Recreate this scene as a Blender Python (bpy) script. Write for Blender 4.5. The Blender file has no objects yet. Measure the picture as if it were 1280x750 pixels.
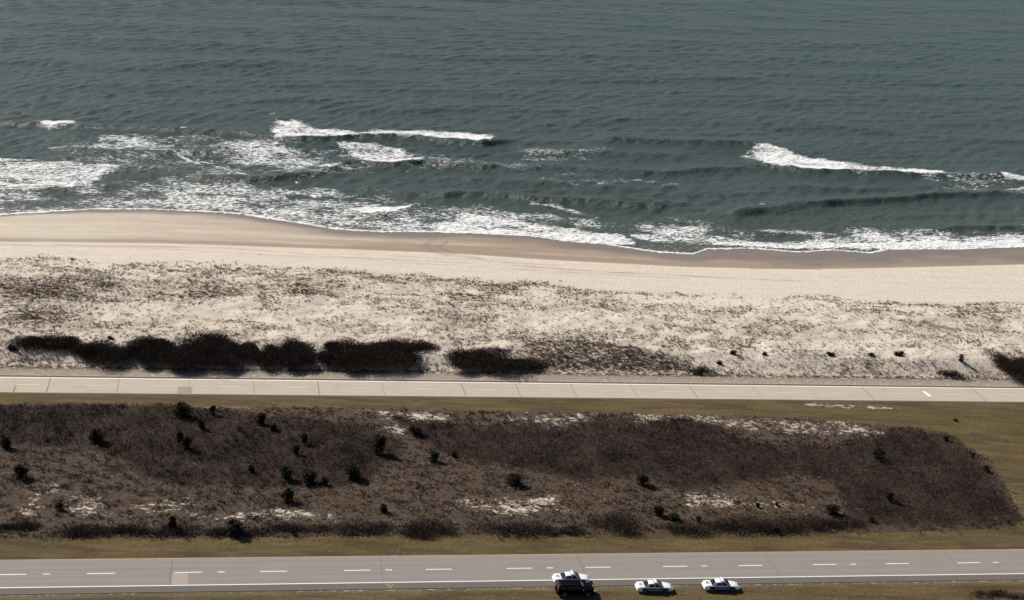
import bpy, bmesh, math, random
import numpy as np
from mathutils import Matrix, Vector
random.seed(7)
RNG = np.random.default_rng(11)
scene = bpy.context.scene
COL = scene.collection
R = math.radians
SEA = -2.0

# ------------------------------------------------------------------ camera
F_PX, YAW, PITCH, ROLL, H = 1879.98, 0.199835, 0.331574, 0.0876366, 111.682
fwd = np.array([math.sin(YAW)*math.cos(PITCH), math.cos(YAW)*math.cos(PITCH), -math.sin(PITCH)])
rt = np.array([math.cos(YAW), -math.sin(YAW), 0.0])
up = np.cross(rt, fwd)
r2 = math.cos(ROLL)*rt + math.sin(ROLL)*up
u2 = math.cos(ROLL)*up - math.sin(ROLL)*rt
cam = bpy.data.cameras.new('camera'); co = bpy.data.objects.new('camera', cam); COL.objects.link(co)
M = Matrix.Identity(4)
for i in range(3):
    M[i][0] = r2[i]; M[i][1] = u2[i]; M[i][2] = -fwd[i]
M[2][3] = H
co.matrix_world = M
cam.sensor_width = 36; cam.lens = F_PX/1280*36; cam.clip_start = 1; cam.clip_end = 90000
scene.camera = co

def ray(px, py):
    px = np.asarray(px, float); py = np.asarray(py, float)
    return (px-640)[..., None]*r2 + (375-py)[..., None]*u2 + F_PX*fwd
def flat(px, py, z=0.0):
    d = ray(px, py); t = (z-H)/d[..., 2]
    return d[..., 0]*t, d[..., 1]*t
def poly(pts, z=0.0):
    a = np.array(pts, float); x, y = flat(a[:, 0], a[:, 1], z)
    return np.stack([x, y], 1)

# ------------------------------------------------------------------ noise
def _hash(ix, iy, seed):
    n = (ix.astype(np.int64)*374761393 + iy.astype(np.int64)*668265263 + seed*1274126177) & 0x7fffffff
    n = ((n ^ (n >> 13))*1274126177) & 0x7fffffff
    n = (n ^ (n >> 16)) & 0x7fffffff
    return n/0x7fffffff
def vnoise(x, y, seed=0):
    ix = np.floor(x); iy = np.floor(y); fx = x-ix; fy = y-iy
    fx = fx*fx*(3-2*fx); fy = fy*fy*(3-2*fy)
    a = _hash(ix, iy, seed); b = _hash(ix+1, iy, seed); c = _hash(ix, iy+1, seed); d = _hash(ix+1, iy+1, seed)
    return (a*(1-fx)+b*fx)*(1-fy) + (c*(1-fx)+d*fx)*fy
def fbm(x, y, scale, octv=4, seed=0):
    s = 0; amp = 1; tot = 0; f = 1/scale
    for o in range(octv):
        s = s + amp*vnoise(x*f+o*17.3, y*f-o*9.1, seed+o); tot += amp; amp *= .5; f *= 2.03
    return s/tot
def sstep(a, b, x):
    t = np.clip((x-a)/(b-a), 0, 1); return t*t*(3-2*t)

def sdist(P, X, Y, closed=True):
    """distance to polyline / signed (positive inside) for polygon; also side-signed seaward offset for open lines"""
    n = len(P); shp = X.shape; x = X.ravel(); y = Y.ravel()
    best = np.full(x.shape, 1e18); sgn = np.zeros(x.shape); inside = np.zeros(x.shape, bool); par = np.zeros(x.shape)
    seg = n if closed else n-1
    L = 0
    for i in range(seg):
        a = P[i]; b = P[(i+1) % n]; e = b-a; l2 = e@e + 1e-9
        t = np.clip(((x-a[0])*e[0] + (y-a[1])*e[1])/l2, 0, 1)
        dx = x-a[0]-t*e[0]; dy = y-a[1]-t*e[1]; d = dx*dx+dy*dy
        m = d < best; best = np.where(m, d, best)
        cr = e[0]*dy - e[1]*dx
        sgn = np.where(m, np.sign(cr), sgn)
        par = np.where(m, L + t*math.sqrt(l2), par)
        L += math.sqrt(l2)
        if closed:
            c = ((a[1] > y) != (b[1] > y)) & (x < (b[0]-a[0])*(y-a[1])/(b[1]-a[1]+1e-12)+a[0])
            inside ^= c
    best = np.sqrt(best)
    if closed:
        return np.where(inside, best, -best).reshape(shp)
    return best.reshape(shp), sgn.reshape(shp), par.reshape(shp)/max(L, 1e-6)

def pmask(polys, X, Y, soft, z=0.0, wob=0.0, seed=5):
    out = np.zeros(X.shape)
    w = (fbm(X, Y, 9, 3, seed)-.5)*2*wob if wob else 0
    for p in polys:
        P = poly(p, z) if not isinstance(p, np.ndarray) else p
        x0, y0 = P.min(0)-soft-wob; x1, y1 = P.max(0)+soft+wob
        m = (X > x0) & (X < x1) & (Y > y0) & (Y < y1)
        if not m.any(): continue
        sd = sdist(P, X[m], Y[m]) + (w[m] if wob else 0)
        out[m] = np.maximum(out[m], sstep(-soft, soft, sd))
    return out

# ------------------------------------------------------------------ layout curves (world)
def curve(pts, z):
    P = poly(pts, z); o = np.argsort(P[:, 0]); return P[o]
shoreP = curve([(-60,272),(0,269),(60,265),(120,262),(185,262),(250,264.5),(300,268),(340,274),(380,280),(420,287),(480,290.5),(520,290),(600,292),(660,295),(700,301),(750,305),(790,311),(825,316),(868,318),(885,312),(940,311),(1000,316),(1040,313),(1090,317),(1110,312),(1200,312),(1280,309),(1360,308)], SEA)
wetP = curve([(-60,301),(0,303),(200,305),(430,312),(560,316.5),(700,326),(860,334),(1000,337),(1130,335),(1280,331),(1360,331)], -.9)
duneP = curve([(-60,321),(0,322),(200,328),(430,336),(560,345),(660,352),(740,360),(860,367),(1000,373),(1280,381),(1360,383)], .2)
def fcurve(P, x): return np.interp(x, P[:, 0], P[:, 1])

# median outline
TH1 = [(-120,506),(0,510),(20,508),(100,508),(200,507),(235,512),(300,516),(340,521),(400,527),(470,536),(505,553),(500,566),(480,580),(465,602),(420,611),(360,604),(280,602),(230,613),(180,600),(150,575),(115,560),(60,562),(0,556),(-120,560)]
TH2 = [(500,526),(600,540),(640,531),(700,540),(755,522),(800,534),(850,528),(900,541),(940,560),(1000,565),(1050,562),(1085,548),(1135,541),(1180,548),(1230,582),(1258,622),(1272,648),(1250,657),(1200,662),(1120,663),(1050,655),(1060,628),(1045,606),(1000,594),(930,604),(850,612),(800,594),(720,604),(640,586),(600,580),(560,570),(525,552)]
RIGHT_ARC = [(1135,536),(1190,546),(1236,578),(1262,618),(1279,652),(1262,661)]
medP = poly([(-260,504),(0,506),(250,508),(500,512),(800,518),(960,522),(1080,530)]+RIGHT_ARC+[(1200,665),(1000,667),(800,669),(600,670),(400,672),(200,674),(0,674),(-260,677)])
SANDY = [
 [(20,620),(70,610),(60,650),(20,655)],[(70,628),(100,618),(135,630),(130,646),(75,645)],
 [(150,628),(240,625),(260,642),(380,636),(425,640),(425,656),(340,650),(250,650),(160,648)],
 [(560,620),(640,625),(730,640),(640,648),(560,640)],[(650,620),(700,612),(720,636),(660,640)],
 [(840,612),(910,618),(960,625),(1120,628),(1100,645),(960,640),(850,640)],
 [(885,520),(1000,521),(1090,532),(1130,541),(1100,553),(1060,548),(1000,546),(950,545),(900,535)],
 [(600,514),(720,518),(790,520),(770,534),(690,538),(620,532)],[(470,514),(600,516),(560,528),(480,528)],
 [(20,504),(130,504),(130,509),(20,509)],[(150,504),(380,508),(380,514),(240,512)],[(395,511),(470,513),(470,518),(395,516)],
 [(130,548),(165,548),(160,556),(130,556)],[(45,536),(65,536),(65,544),(45,544)],[(455,538),(510,520),(520,545),(470,552)],
 [(780,518),(900,520),(900,530),(800,530)]]

# brown-dense zones in the dunes / bare zones
DENSE = [[(0,350),(120,350),(180,372),(120,392),(60,400),(0,395)],[(100,356),(260,366),(430,366),(430,382),(240,384),(120,374)],
 [(0,400),(60,395),(150,408),(150,422),(60,420),(0,415)],[(640,430),(720,427),(800,445),(860,458),(930,474),(780,470),(700,470),(680,452)],
 [(60,462),(400,466),(700,472),(700,474),(300,472),(0,468),(0,446),(100,446)],[(560,368),(640,372),(640,400),(560,396)],
 [(880,462),(960,466),(960,474),(880,472)],[(1060,468),(1220,474),(1240,480),(1060,478)],[(450,345),(640,352),(640,362),(450,358)],
 [(1040,378),(1280,388),(1280,400),(1040,392)],[(90,412),(170,412),(170,420),(90,420)]]
BARE = [[(180,392),(240,386),(320,390),(330,404),(270,412),(180,404)],[(110,396),(170,392),(200,410),(130,408)],[(440,398),(520,402),(510,414),(440,412)],
 [(140,362),(180,358),(190,366),(150,370)],[(920,440),(960,444),(965,462),(925,462)],[(1100,446),(1130,442),(1150,460),(1110,466)],[(1160,448),(1200,450),(1190,464),(1150,460)],[(700,400),(760,404),(750,420),(700,412)],
 [(980,400),(1080,404),(1080,420),(990,416)],[(1210,440),(1235,445),(1235,465),(1210,462)],[(538,440),(562,436),(556,462),(540,466)]]

ROAD_N = (190.7, 200.35); ROAD_F = (261.7, 268.95)

def Z(x, y):
    x = np.asarray(x, float); y = np.asarray(y, float)
    ys = fcurve(shoreP, x); yw = fcurve(wetP, x); yd = fcurve(duneP, x)
    z = np.zeros(np.broadcast(x, y).shape)
    zb = np.where(y >= ys, SEA-(y-ys)*.045, np.where(y >= yw, SEA+(-.9-SEA)*(ys-y)/(ys-yw), -.9+(1.15)*np.clip((yw-y)/(yw-yd), 0, 1)))
    zb = np.maximum(zb, -9)
    base = .25*sstep(270, 280, y)
    dm = sstep(274, 281, y)*sstep(-1, 16, yd-y)
    hum = dm*(.15 + 1.7*fbm(x, y*1.4, 14, 4, 3) + .85*fbm(x, y*1.3, 3.6, 2, 8) + .5*np.exp(-((y-284)/5)**2)*sstep(80, 130, x))
    land = base + hum
    k = sstep(-2, 4, yd-y)
    z = np.where(y > yd-4, zb*(1-k)+land*k, land)
    m = sstep(202, 210, y)*sstep(258, 250, y)
    z = z + m*(.45*fbm(x, y, 14, 3, 21))
    return z
def at(px, py):
    z = 0.0
    for _ in range(6):
        x, y = flat(px, py, z); z = .5*z + .5*float(Z(x, y))
    x, y = flat(px, py, z)
    return float(x), float(y), float(Z(x, y))

# ------------------------------------------------------------------ object helpers
def tag(o, label=None, cat=None, group=None, kind=None):
    if label: o['label'] = label
    if cat: o['category'] = cat
    if group: o['group'] = group
    if kind: o['kind'] = kind
    return o
def mesh_np(name, V, Fc, mat, parent=None, smooth=False, attrs=None, cols=None):
    """V (n,3); Fc (m,k) int array"""
    me = bpy.data.meshes.new(name)
    V = np.asarray(V, np.float32); Fc = np.asarray(Fc, np.int32)
    k = Fc.shape[1]
    me.vertices.add(len(V)); me.vertices.foreach_set('co', V.ravel())
    me.loops.add(Fc.size); me.loops.foreach_set('vertex_index', Fc.ravel())
    me.polygons.add(len(Fc)); me.polygons.foreach_set('loop_start', np.arange(0, Fc.size, k, dtype=np.int32))
    me.polygons.foreach_set('loop_total', np.full(len(Fc), k, np.int32))
    me.update(calc_edges=True)
    if smooth: me.polygons.foreach_set('use_smooth', np.ones(len(Fc), bool))
    for an, av in (attrs or {}).items():
        a = me.attributes.new(an, 'FLOAT', 'POINT'); a.data.foreach_set('value', np.asarray(av, np.float32).ravel())
    if mat: me.materials.append(mat)
    o = bpy.data.objects.new(name, me); COL.objects.link(o)
    if parent: o.parent = parent
    return o
def grid(xs, ys):
    X, Y = np.meshgrid(xs, ys); nx, ny = len(xs), len(ys)
    i = np.arange(ny-1)[:, None]*nx + np.arange(nx-1)[None]
    Fc = np.stack([i, i+1, i+nx+1, i+nx], -1).reshape(-1, 4)
    return X, Y, Fc
def empty(name, loc=(0, 0, 0), rz=0.0):
    o = bpy.data.objects.new(name, None); COL.objects.link(o); o.location = loc; o.rotation_euler = (0, 0, rz); o.empty_display_size = .5
    return o
class MB:
    def __init__(s): s.b = bmesh.new()
    def box(s, x0, x1, y0, y1, z0, z1, bev=0):
        r = bmesh.ops.create_cube(s.b, size=1); vs = r['verts']
        for v in vs: v.co = ((x0+x1)/2+v.co.x*(x1-x0), (y0+y1)/2+v.co.y*(y1-y0), (z0+z1)/2+v.co.z*(z1-z0))
        if bev:
            es = list({e for v in vs for e in v.link_edges})
            bmesh.ops.bevel(s.b, geom=es, offset=bev, segments=2, affect='EDGES', profile=.6)
        return s
    def hexa(s, pts):
        v = [s.b.verts.new(p) for p in pts]
        for f in ((0,3,2,1),(4,5,6,7),(0,1,5,4),(1,2,6,5),(2,3,7,6),(3,0,4,7)): s.b.faces.new([v[i] for i in f])
        return s
    def slab(s, quad, th):
        """thin plate from a 4-point outline thickened along its normal"""
        q = [Vector(p) for p in quad]; n = (q[1]-q[0]).cross(q[3]-q[0]).normalized()*th
        return s.hexa([tuple(p-n*.5) for p in q]+[tuple(p+n*.5) for p in q])
    def cyl(s, p0, p1, r0, r1=None, seg=14):
        r1 = r0 if r1 is None else r1
        p0 = Vector(p0); p1 = Vector(p1); d = (p1-p0)
        q = d.to_track_quat('Z', 'Y'); A = []; B = []
        for i in range(seg):
            a = 2*math.pi*i/seg; c = Vector((math.cos(a), math.sin(a), 0))
            A.append(s.b.verts.new(p0+q@(c*r0))); B.append(s.b.verts.new(p1+q@(c*r1)))
        for i in range(seg):
            j = (i+1) % seg; s.b.faces.new((A[i], A[j], B[j], B[i]))
        s.b.faces.new(A[::-1]); s.b.faces.new(B)
        return s
    def loft(s, rings, cap=True):
        rv = [[s.b.verts.new(p) for p in r] for r in rings]; n = len(rings[0])
        for a, b in zip(rv, rv[1:]):
            for i in range(n):
                j = (i+1) % n; s.b.faces.new((a[i], a[j], b[j], b[i]))
        if cap: s.b.faces.new(rv[0][::-1]); s.b.faces.new(rv[-1])
        return s
    def build(s, name, mat, parent=None, smooth=False):
        bmesh.ops.recalc_face_normals(s.b, faces=s.b.faces)
        me = bpy.data.meshes.new(name); s.b.to_mesh(me); s.b.free()
        if smooth:
            for p in me.polygons: p.use_smooth = True
        me.materials.append(mat)
        o = bpy.data.objects.new(name, me); COL.objects.link(o)
        if parent: o.parent = parent
        return o
def copy_tree(o, parent=None):
    c = o.copy(); COL.objects.link(c); c.parent = parent
    for ch in list(o.children): copy_tree(ch, c)
    return c

# ------------------------------------------------------------------ materials
def mat(name, rgb=(.5, .5, .5), rough=.8, metal=0.0, spec=.5):
    m = bpy.data.materials.new(name); m.use_nodes = True; nt = m.node_tree; b = nt.nodes['Principled BSDF']
    b.inputs['Base Color'].default_value = (*rgb, 1); b.inputs['Roughness'].default_value = rough
    b.inputs['Metallic'].default_value = metal; b.inputs['Specular IOR Level'].default_value = spec
    return m, nt, b
class N:
    def __init__(s, nt): s.nt = nt
    def new(s, t, **k):
        n = s.nt.nodes.new(t)
        for a, v in k.items(): setattr(n, a, v)
        return n
    def link(s, a, b): s.nt.links.new(a, b)
    def val(s, inp, v):
        if isinstance(v, (int, float)): inp.default_value = v
        elif isinstance(v, tuple): inp.default_value = (*v, 1) if len(v) == 3 and inp.type == 'RGBA' else v
        else: s.link(v, inp)
    def pos(s, sx=1, sy=1, sz=1, rz=0.0):
        g = s.new('ShaderNodeNewGeometry'); m = s.new('ShaderNodeMapping'); s.link(g.outputs['Position'], m.inputs['Vector'])
        m.inputs['Rotation'].default_value = (0, 0, rz)
        m2 = s.new('ShaderNodeMapping'); s.link(m.outputs[0], m2.inputs['Vector']); m2.inputs['Scale'].default_value = (sx, sy, sz)
        return m2.outputs[0]
    def noise(s, vec, scale, detail=4, rough=.55, dist=0.0):
        n = s.new('ShaderNodeTexNoise'); s.link(vec, n.inputs['Vector']); n.inputs['Scale'].default_value = scale
        n.inputs['Detail'].default_value = detail; n.inputs['Roughness'].default_value = rough; n.inputs['Distortion'].default_value = dist
        return n.outputs['Fac']
    def math(s, op, a, b=0.0, clamp=False):
        n = s.new('ShaderNodeMath', operation=op, use_clamp=clamp); s.val(n.inputs[0], a); s.val(n.inputs[1], b); return n.outputs[0]
    def ramp(s, x, a, b):
        n = s.new('ShaderNodeMapRange', interpolation_type='SMOOTHSTEP'); s.val(n.inputs['Value'], x); s.val(n.inputs['From Min'], a); s.val(n.inputs['From Max'], b)
        return n.outputs[0]
    def mix(s, f, a, b):
        n = s.new('ShaderNodeMix', data_type='RGBA'); s.val(n.inputs['Factor'], f)
        s.val(n.inputs[6], a); s.val(n.inputs[7], b); return n.outputs[2]
    def attr(s, name):
        return s.new('ShaderNodeAttribute', attribute_name=name).outputs['Fac']
    def bump(s, h, strength, dist, bsdf):
        n = s.new('ShaderNodeBump'); s.val(n.inputs['Height'], h); s.val(n.inputs['Strength'], strength); n.inputs['Distance'].default_value = dist
        s.link(n.outputs[0], bsdf.inputs['Normal'])

# ---- ground
mg, nt, b = mat('ground_material', rough=.95, spec=.2); n = N(nt)
P = n.pos()
fine = n.noise(P, 3.0, 6, .7); med = n.noise(P, .35, 5, .6); big = n.noise(P, .05, 4, .55)
sand = n.mix(med, (.485, .418, .342), (.62, .545, .455))
sand = n.mix(n.math('MULTIPLY', n.ramp(fine, .58, .75), .25), sand, (.30, .235, .17))
streak = n.noise(n.pos(.04, .9, 1), 1.0, 5, .65)
sand = n.mix(n.math('MULTIPLY', n.ramp(streak, .45, .7), .30), sand, (.36, .30, .235))
# damp sand tan / wet sand
wet = n.attr('wet'); damp = n.attr('damp'); grass = n.attr('grass'); litter = n.attr('litter'); track = n.attr('track'); gravel = n.attr('gravel')
dampn = n.math('ADD', damp, n.math('MULTIPLY', n.math('SUBTRACT', n.noise(n.pos(.03, .2, 1), 1.0, 4, .6), .5), n.math('MULTIPLY', damp, 1.3)))
c = n.mix(n.ramp(dampn, .1, .95), sand, (.262, .200, .148))
c = n.mix(n.math('MULTIPLY', wet, .85), c, (.150, .124, .108))
trk = n.math('MULTIPLY', track, n.ramp(n.noise(n.pos(.12, 2.5, 1), 1.0, 5, .6), .40, .60))
c = n.mix(n.math('MULTIPLY', trk, .7), c, (.15, .125, .10))
g1 = n.mix(n.ramp(n.noise(n.pos(.10, .55, 1), 1.0, 5, .65), .36, .66), (.090, .064, .024), (.130, .093, .043))
g1 = n.mix(n.math('MULTIPLY', n.ramp(big, .45, .65), .7), g1, (.080, .065, .022))
g1 = n.mix(n.math('MULTIPLY', n.ramp(fine, .50, .70), .6), g1, (.045, .030, .014))
g1 = n.mix(n.math('MULTIPLY', n.ramp(n.noise(n.pos(.06, .35, 1, R(8)), 1.0, 6, .72), .47, .60), .6), g1, (.050, .030, .014))
g1 = n.mix(n.math('MULTIPLY', n.ramp(n.noise(n.pos(.5, 1.1, 1), 1.0, 6, .78), .55, .66), .55), g1, (.125, .098, .045))
g1 = n.mix(n.math('MULTIPLY', n.ramp(n.noise(P, 1.3, 4, .7), .62, .75), .5), g1, (.20, .155, .10))
gm = n.ramp(n.math('ADD', grass, n.math('MULTIPLY', n.math('SUBTRACT', n.noise(P, .8, 5, .7), .5), .9)), .40, .60)
l1 = n.mix(n.ramp(n.noise(P, 1.8, 6, .75), .35, .65), (.030, .019, .013), (.098, .068, .047))  # litter brown, darkened to carry the shadows between tufts
l1 = n.mix(n.math('MULTIPLY', n.ramp(n.noise(P, .5, 5, .7), .5, .72), .5), l1, (.055, .038, .030))
ln1 = n.noise(n.pos(.85, 1.3, 1, R(12)), 1.0, 7, .8, .6)
lm = n.ramp(n.math('ADD', litter, n.math('MULTIPLY', n.math('SUBTRACT', ln1, .5), 2.2)), .42, .58)
brown = n.attr('brown')
bw = n.math('MULTIPLY', brown, n.ramp(n.noise(P, .9, 6, .8), .40, .60))
c = n.mix(n.math('MULTIPLY', bw, .75), c, (.235, .18, .130))
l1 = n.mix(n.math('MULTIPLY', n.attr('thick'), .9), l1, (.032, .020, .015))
c = n.mix(lm, c, l1)
c = n.mix(gm, c, g1)
gv = n.mix(n.noise(n.pos(.15, 1.2, 1), 1.5, 6, .75), (.20, .155, .12), (.36, .30, .245))
c = n.mix(n.math('MULTIPLY', gravel, n.ramp(n.noise(P, .9, 4, .7), .25, .5)), c, gv)
n.link(c, b.inputs['Base Color'])
n.link(n.math('SUBTRACT', .95, n.math('MULTIPLY', wet, .62)), b.inputs['Roughness'])
hgt = n.math('ADD', n.math('MULTIPLY', n.noise(P, 1.2, 8, .72), n.math('SUBTRACT', 1.0, n.math('MULTIPLY', damp, .93))), 0.0)
n.bump(hgt, .9, .35, b)

# ---- asphalt / concrete
def pave(name, c1, c2, patchc, lines, amt):
    m, nt, b = mat(name, rough=.9, spec=.25); n = N(nt); P = n.pos()
    base = n.mix(n.noise(n.pos(.05, 1.3, 1), 1.0, 5, .6), c1, c2)
    base = n.mix(n.math('MULTIPLY', n.ramp(n.noise(P, .22, 5, .6), .45, .7), amt), base, patchc)
    base = n.mix(n.math('MULTIPLY', n.ramp(n.noise(P, 9, 4, .8), .5, .8), .25), base, tuple(v*.6 for v in c1))
    # darker wheel tracks running along the lanes
    g = n.new('ShaderNodeNewGeometry'); s = n.new('ShaderNodeSeparateXYZ'); n.link(g.outputs['Position'], s.inputs[0])
    acc = 0.0
    for y0, w, k in lines:
        d = n.math('ABSOLUTE', n.math('SUBTRACT', s.outputs[1], y0))
        acc = n.math('ADD', acc, n.math('MULTIPLY', n.ramp(d, w, w*.3), k))
    base = n.mix(n.math('MULTIPLY', acc, n.ramp(n.noise(n.pos(.03, .8, 1), 1.0, 4, .6), .2, .75)), base, tuple(v*.62 for v in c1))
    base = n.mix(n.math('MULTIPLY', n.ramp(n.noise(n.pos(.45, .9, 1), 1.0, 6, .8), .62, .70), .35), base, tuple(v*.55 for v in c1))
    n.link(base, b.inputs['Base Color']); n.bump(n.noise(P, 14, 4, .7), .4, .02, b)
    return m
m_asph = pave('asphalt', (.205, .186, .166), (.25, .228, .204), (.22, .19, .16), [(193.3, .5, .3), (195.2, .5, .3), (197.2, .45, .3), (199.0, .45, .25), (196.2, .15, .5)], .5)
m_conc = pave('weathered_concrete', (.385, .325, .265), (.445, .378, .31), (.35, .29, .235), [(263.0, .5, .25), (264.6, .4, .2), (266.2, .5, .2), (267.9, .4, .2)], .5)
m_shoulder = pave('dark_shoulder_asphalt', (.105, .094, .085), (.135, .120, .107), (.11, .10, .088), [], .3)
m_darkedge = pave('old_dark_asphalt', (.085, .070, .055), (.13, .105, .08), (.06, .05, .04), [], .5)
m_curb = pave('sun_bleached_edge_strip', (.30, .22, .155), (.38, .28, .20), (.20, .13, .09), [], .5)
m_patch = pave('pale_concrete_patch', (.30, .255, .21), (.34, .29, .24), (.27, .22, .18), [], .3)
m_patchg = pave('grey_concrete_patch', (.27, .225, .18), (.30, .25, .20), (.25, .2, .17), [], .3)
def paintm(name, rgb, wear):
    m, nt, b = mat(name, rough=.7); n = N(nt); P = n.pos()
    n.link(n.mix(n.math('MULTIPLY', n.ramp(n.noise(P, 1.6, 5, .8), .5, .75), wear), rgb, (.30, .26, .22)), b.inputs['Base Color']); return m
m_white = paintm('white_road_paint', (.80, .77, .71), .6)
m_worn = paintm('worn_white_road_paint', (.60, .52, .43), .8)
m_orange = paintm('orange_marking_paint', (.50, .22, .14), .7)
m_crack = mat('joint_filler', (.14, .115, .09), .9)[0]

# ---- plant matter
def leafm(name, stops, rough=.85, trans=0.0):
    m, nt, b = mat(name, rough=rough, spec=.15); n = N(nt)
    cr = n.new('ShaderNodeValToRGB'); el = cr.color_ramp.elements
    el[0].position = stops[0][0]; el[0].color = (*stops[0][1], 1); el[1].position = stops[-1][0]; el[1].color = (*stops[-1][1], 1)
    for p_, c_ in stops[1:-1]:
        e = el.new(p_); e.color = (*c_, 1)
    n.link(n.attr('tint'), cr.inputs[0]); n.link(cr.outputs[0], b.inputs['Base Color'])
    return m
m_dune = leafm('dry_beach_grass', [(0, (.035, .024, .017)), (.3, (.13, .092, .06)), (.65, (.28, .21, .14)), (1, (.42, .33, .23))])
m_tuss = leafm('dead_tussock_grass', [(0, (.030, .018, .012)), (.5, (.115, .077, .050)), (.8, (.20, .14, .094)), (1, (.31, .23, .165))])
m_twig = leafm('bare_twigs', [(0, (.013, .008, .006)), (.5, (.034, .0215, .0165)), (.85, (.062, .042, .033)), (1, (.11, .080, .064))])
m_hedge = leafm('dark_bayberry_twigs', [(0, (.018, .012, .010)), (.6, (.072, .048, .036)), (1, (.15, .105, .08))])
m_cedar = leafm('cedar_foliage', [(0, (.006, .007, .004)), (.6, (.016, .017, .008)), (1, (.040, .038, .016))])
m_rust = leafm('rust_brown_cedar_foliage', [(0, (.010, .006, .004)), (.6, (.026, .012, .008)), (1, (.055, .026, .015))])
m_bark = leafm('bark', [(0, (.05, .035, .028)), (1, (.10, .075, .06))])

# ------------------------------------------------------------------ ground mesh
def spaced(a, b, s0, far, grow=1.18):
    """coarse tails outside [a,b]"""
    core = list(np.arange(a, b+s0*.5, s0)); st = s0; lo = []; x = a
    while x > -far: st *= grow; x -= st; lo.append(x)
    st = s0; hi = []; x = core[-1]
    while x < far: st *= grow; x += st; hi.append(x)
    return np.array(lo[::-1]+core+hi)
xs = spaced(-95, 265, .7, 9000, 1.25)
ys = np.arange(170, 400, .6); st = .6; y = 170; lo = []
while y > -900: st *= 1.3; y -= st; lo.append(y)
hi = []; y = ys[-1]; st = .6
while y < 900: st *= 1.5; y += st; hi.append(y)
ys = np.array(lo[::-1]+list(ys)+hi)
X, Y, Fc = grid(xs, ys)
Zg = Z(X, Y)
# sink slightly below the carriageways
inroad = ((Y > ROAD_N[0]-.6) & (Y < ROAD_N[1]+.5)) | ((Y > ROAD_F[0]-1.0) & (Y < ROAD_F[1]+1.2))
Zg = np.where(inroad, -.05, Zg)
mown_near = sstep(188.5, 187.5, Y) + 0
sdm = sdist(medP, X, Y)
notmed = sstep(1.0, -1.0, sdm)
low = (Y < 272)
mown = np.where(low, notmed, 0)
mown = np.where(Y < ROAD_N[0], sstep(190.7, 189.4, Y)*.42 + .5, mown)
mown = np.where((Y > ROAD_N[1]) & (Y < 261.6), notmed, mown)
mown = np.where((Y > 268), 0, mown)
# sandy turn-in by the far road
mown *= 1-.52*pmask([[(1000,503),(1060,506),(1120,508),(1140,516),(1080,512),(1010,508)]], X, Y, 3.5, wob=2.5)
mown *= 1-.35*pmask([[(80,493),(260,494),(260,500),(80,499)]], X, Y, 1.5, wob=.8)
inmed = np.where(low & (Y > 200), sstep(-3.0, -.6, sdm), 0)
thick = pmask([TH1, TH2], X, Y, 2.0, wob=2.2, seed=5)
sandy = pmask(SANDY, X, Y, 3.2, wob=3)*(.55+.8*fbm(X, Y, 6, 3, 19))
litter = inmed*(1-.47*sandy*(1-.6*thick))
dune = sstep(273, 276, Y)*sstep(-1, 2, fcurve(duneP, X)-Y)
dense = pmask(DENSE, X, Y, 7, wob=9, seed=9); bare = pmask(BARE, X, Y, 3.5, wob=4, seed=12)
dn = fbm(X, Y*1.6, 22, 4, 83)
left = sstep(150, -20, X)
litter = np.maximum(litter, dune*np.clip(.06+.10*left+.30*dense-.25*bare+.7*(dn-.5), 0, .8))
scrub = pmask([[(640,432),(710,428),(770,438),(830,452),(900,466),(930,474),(780,472),(690,471),(660,455)]], X, Y, 2.5, wob=3, seed=9)
litter = np.maximum(litter, dune*scrub*.55)
brown = dune*np.clip(.20+1.6*(fbm(X, Y*2.0, 9, 3, 85)-.5)+.7*scrub+.12*left+.35*dense-.45*bare+1.2*(dn-.5), 0, 1)
litter = np.maximum(litter, .62*sstep(270.5, 272, Y)*sstep(276, 273.5, Y))
ysX = fcurve(shoreP, X); ywX = fcurve(wetP, X)
damp = sstep(-.8, 1.2, Y-ywX)
damp_amt = np.interp(X, [-80, -20, 40, 80, 260], [.34, .42, .72, .86, .88])
edge_dark = np.exp(-((Y-ywX-2.0)/2.2)**2)*.35
damp = damp*(damp_amt+edge_dark)
wetw = np.interp(X, [-80, -30, 20, 80, 160, 300], [1.5, 4, 8, 9, 15, 14])
wet = sstep(-1.3, -.2, (Y-ysX)/wetw + (fbm(X, Y*2, 12, 3, 40)-.5)*1.0)
wet = wet*sstep(0, 1.5, Y-ywX)
trk = np.zeros(X.shape)
for pts, w in (([(0,303.5),(100,305),(290,309),(430,322),(640,332),(760,340),(1000,352)], .55), ([(0,306),(180,309),(430,325),(640,337),(860,349)], .35),
               ([(520,309),(560,319),(640,328),(700,331)], .4), ([(545,292),(530,304),(545,314),(600,322)], .8), ([(560,297),(548,306),(570,316)], .6), ([(945,313),(975,330),(1020,334)], 1.0), ([(1120,318),(1000,330),(940,334)], .8),([(430,316),(560,323),(640,329),(740,340)],.3)):
    Pk = poly(pts, -.5)
    m = (X > Pk[:, 0].min()-4) & (X < Pk[:, 0].max()+4) & (Y > Pk[:, 1].min()-4) & (Y < Pk[:, 1].max()+4)
    d, _, _ = sdist(Pk, X[m], Y[m], False); trk[m] = np.maximum(trk[m], np.exp(-(d/w)**2))
gravel = np.maximum(sstep(269.5, 270.0, Y)*sstep(273.6, 272.4, Y), sstep(188.9, 189.9, Y)*sstep(191.5, 190.5, Y)*.2)
V = np.stack([X, Y, Zg], -1).reshape(-1, 3)
o = mesh_np('ground', V, Fc, mg, smooth=True, attrs=dict(wet=wet, damp=damp, grass=mown, litter=litter, track=trk, gravel=gravel, brown=brown, thick=thick)); tag(o, kind='structure')

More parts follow.
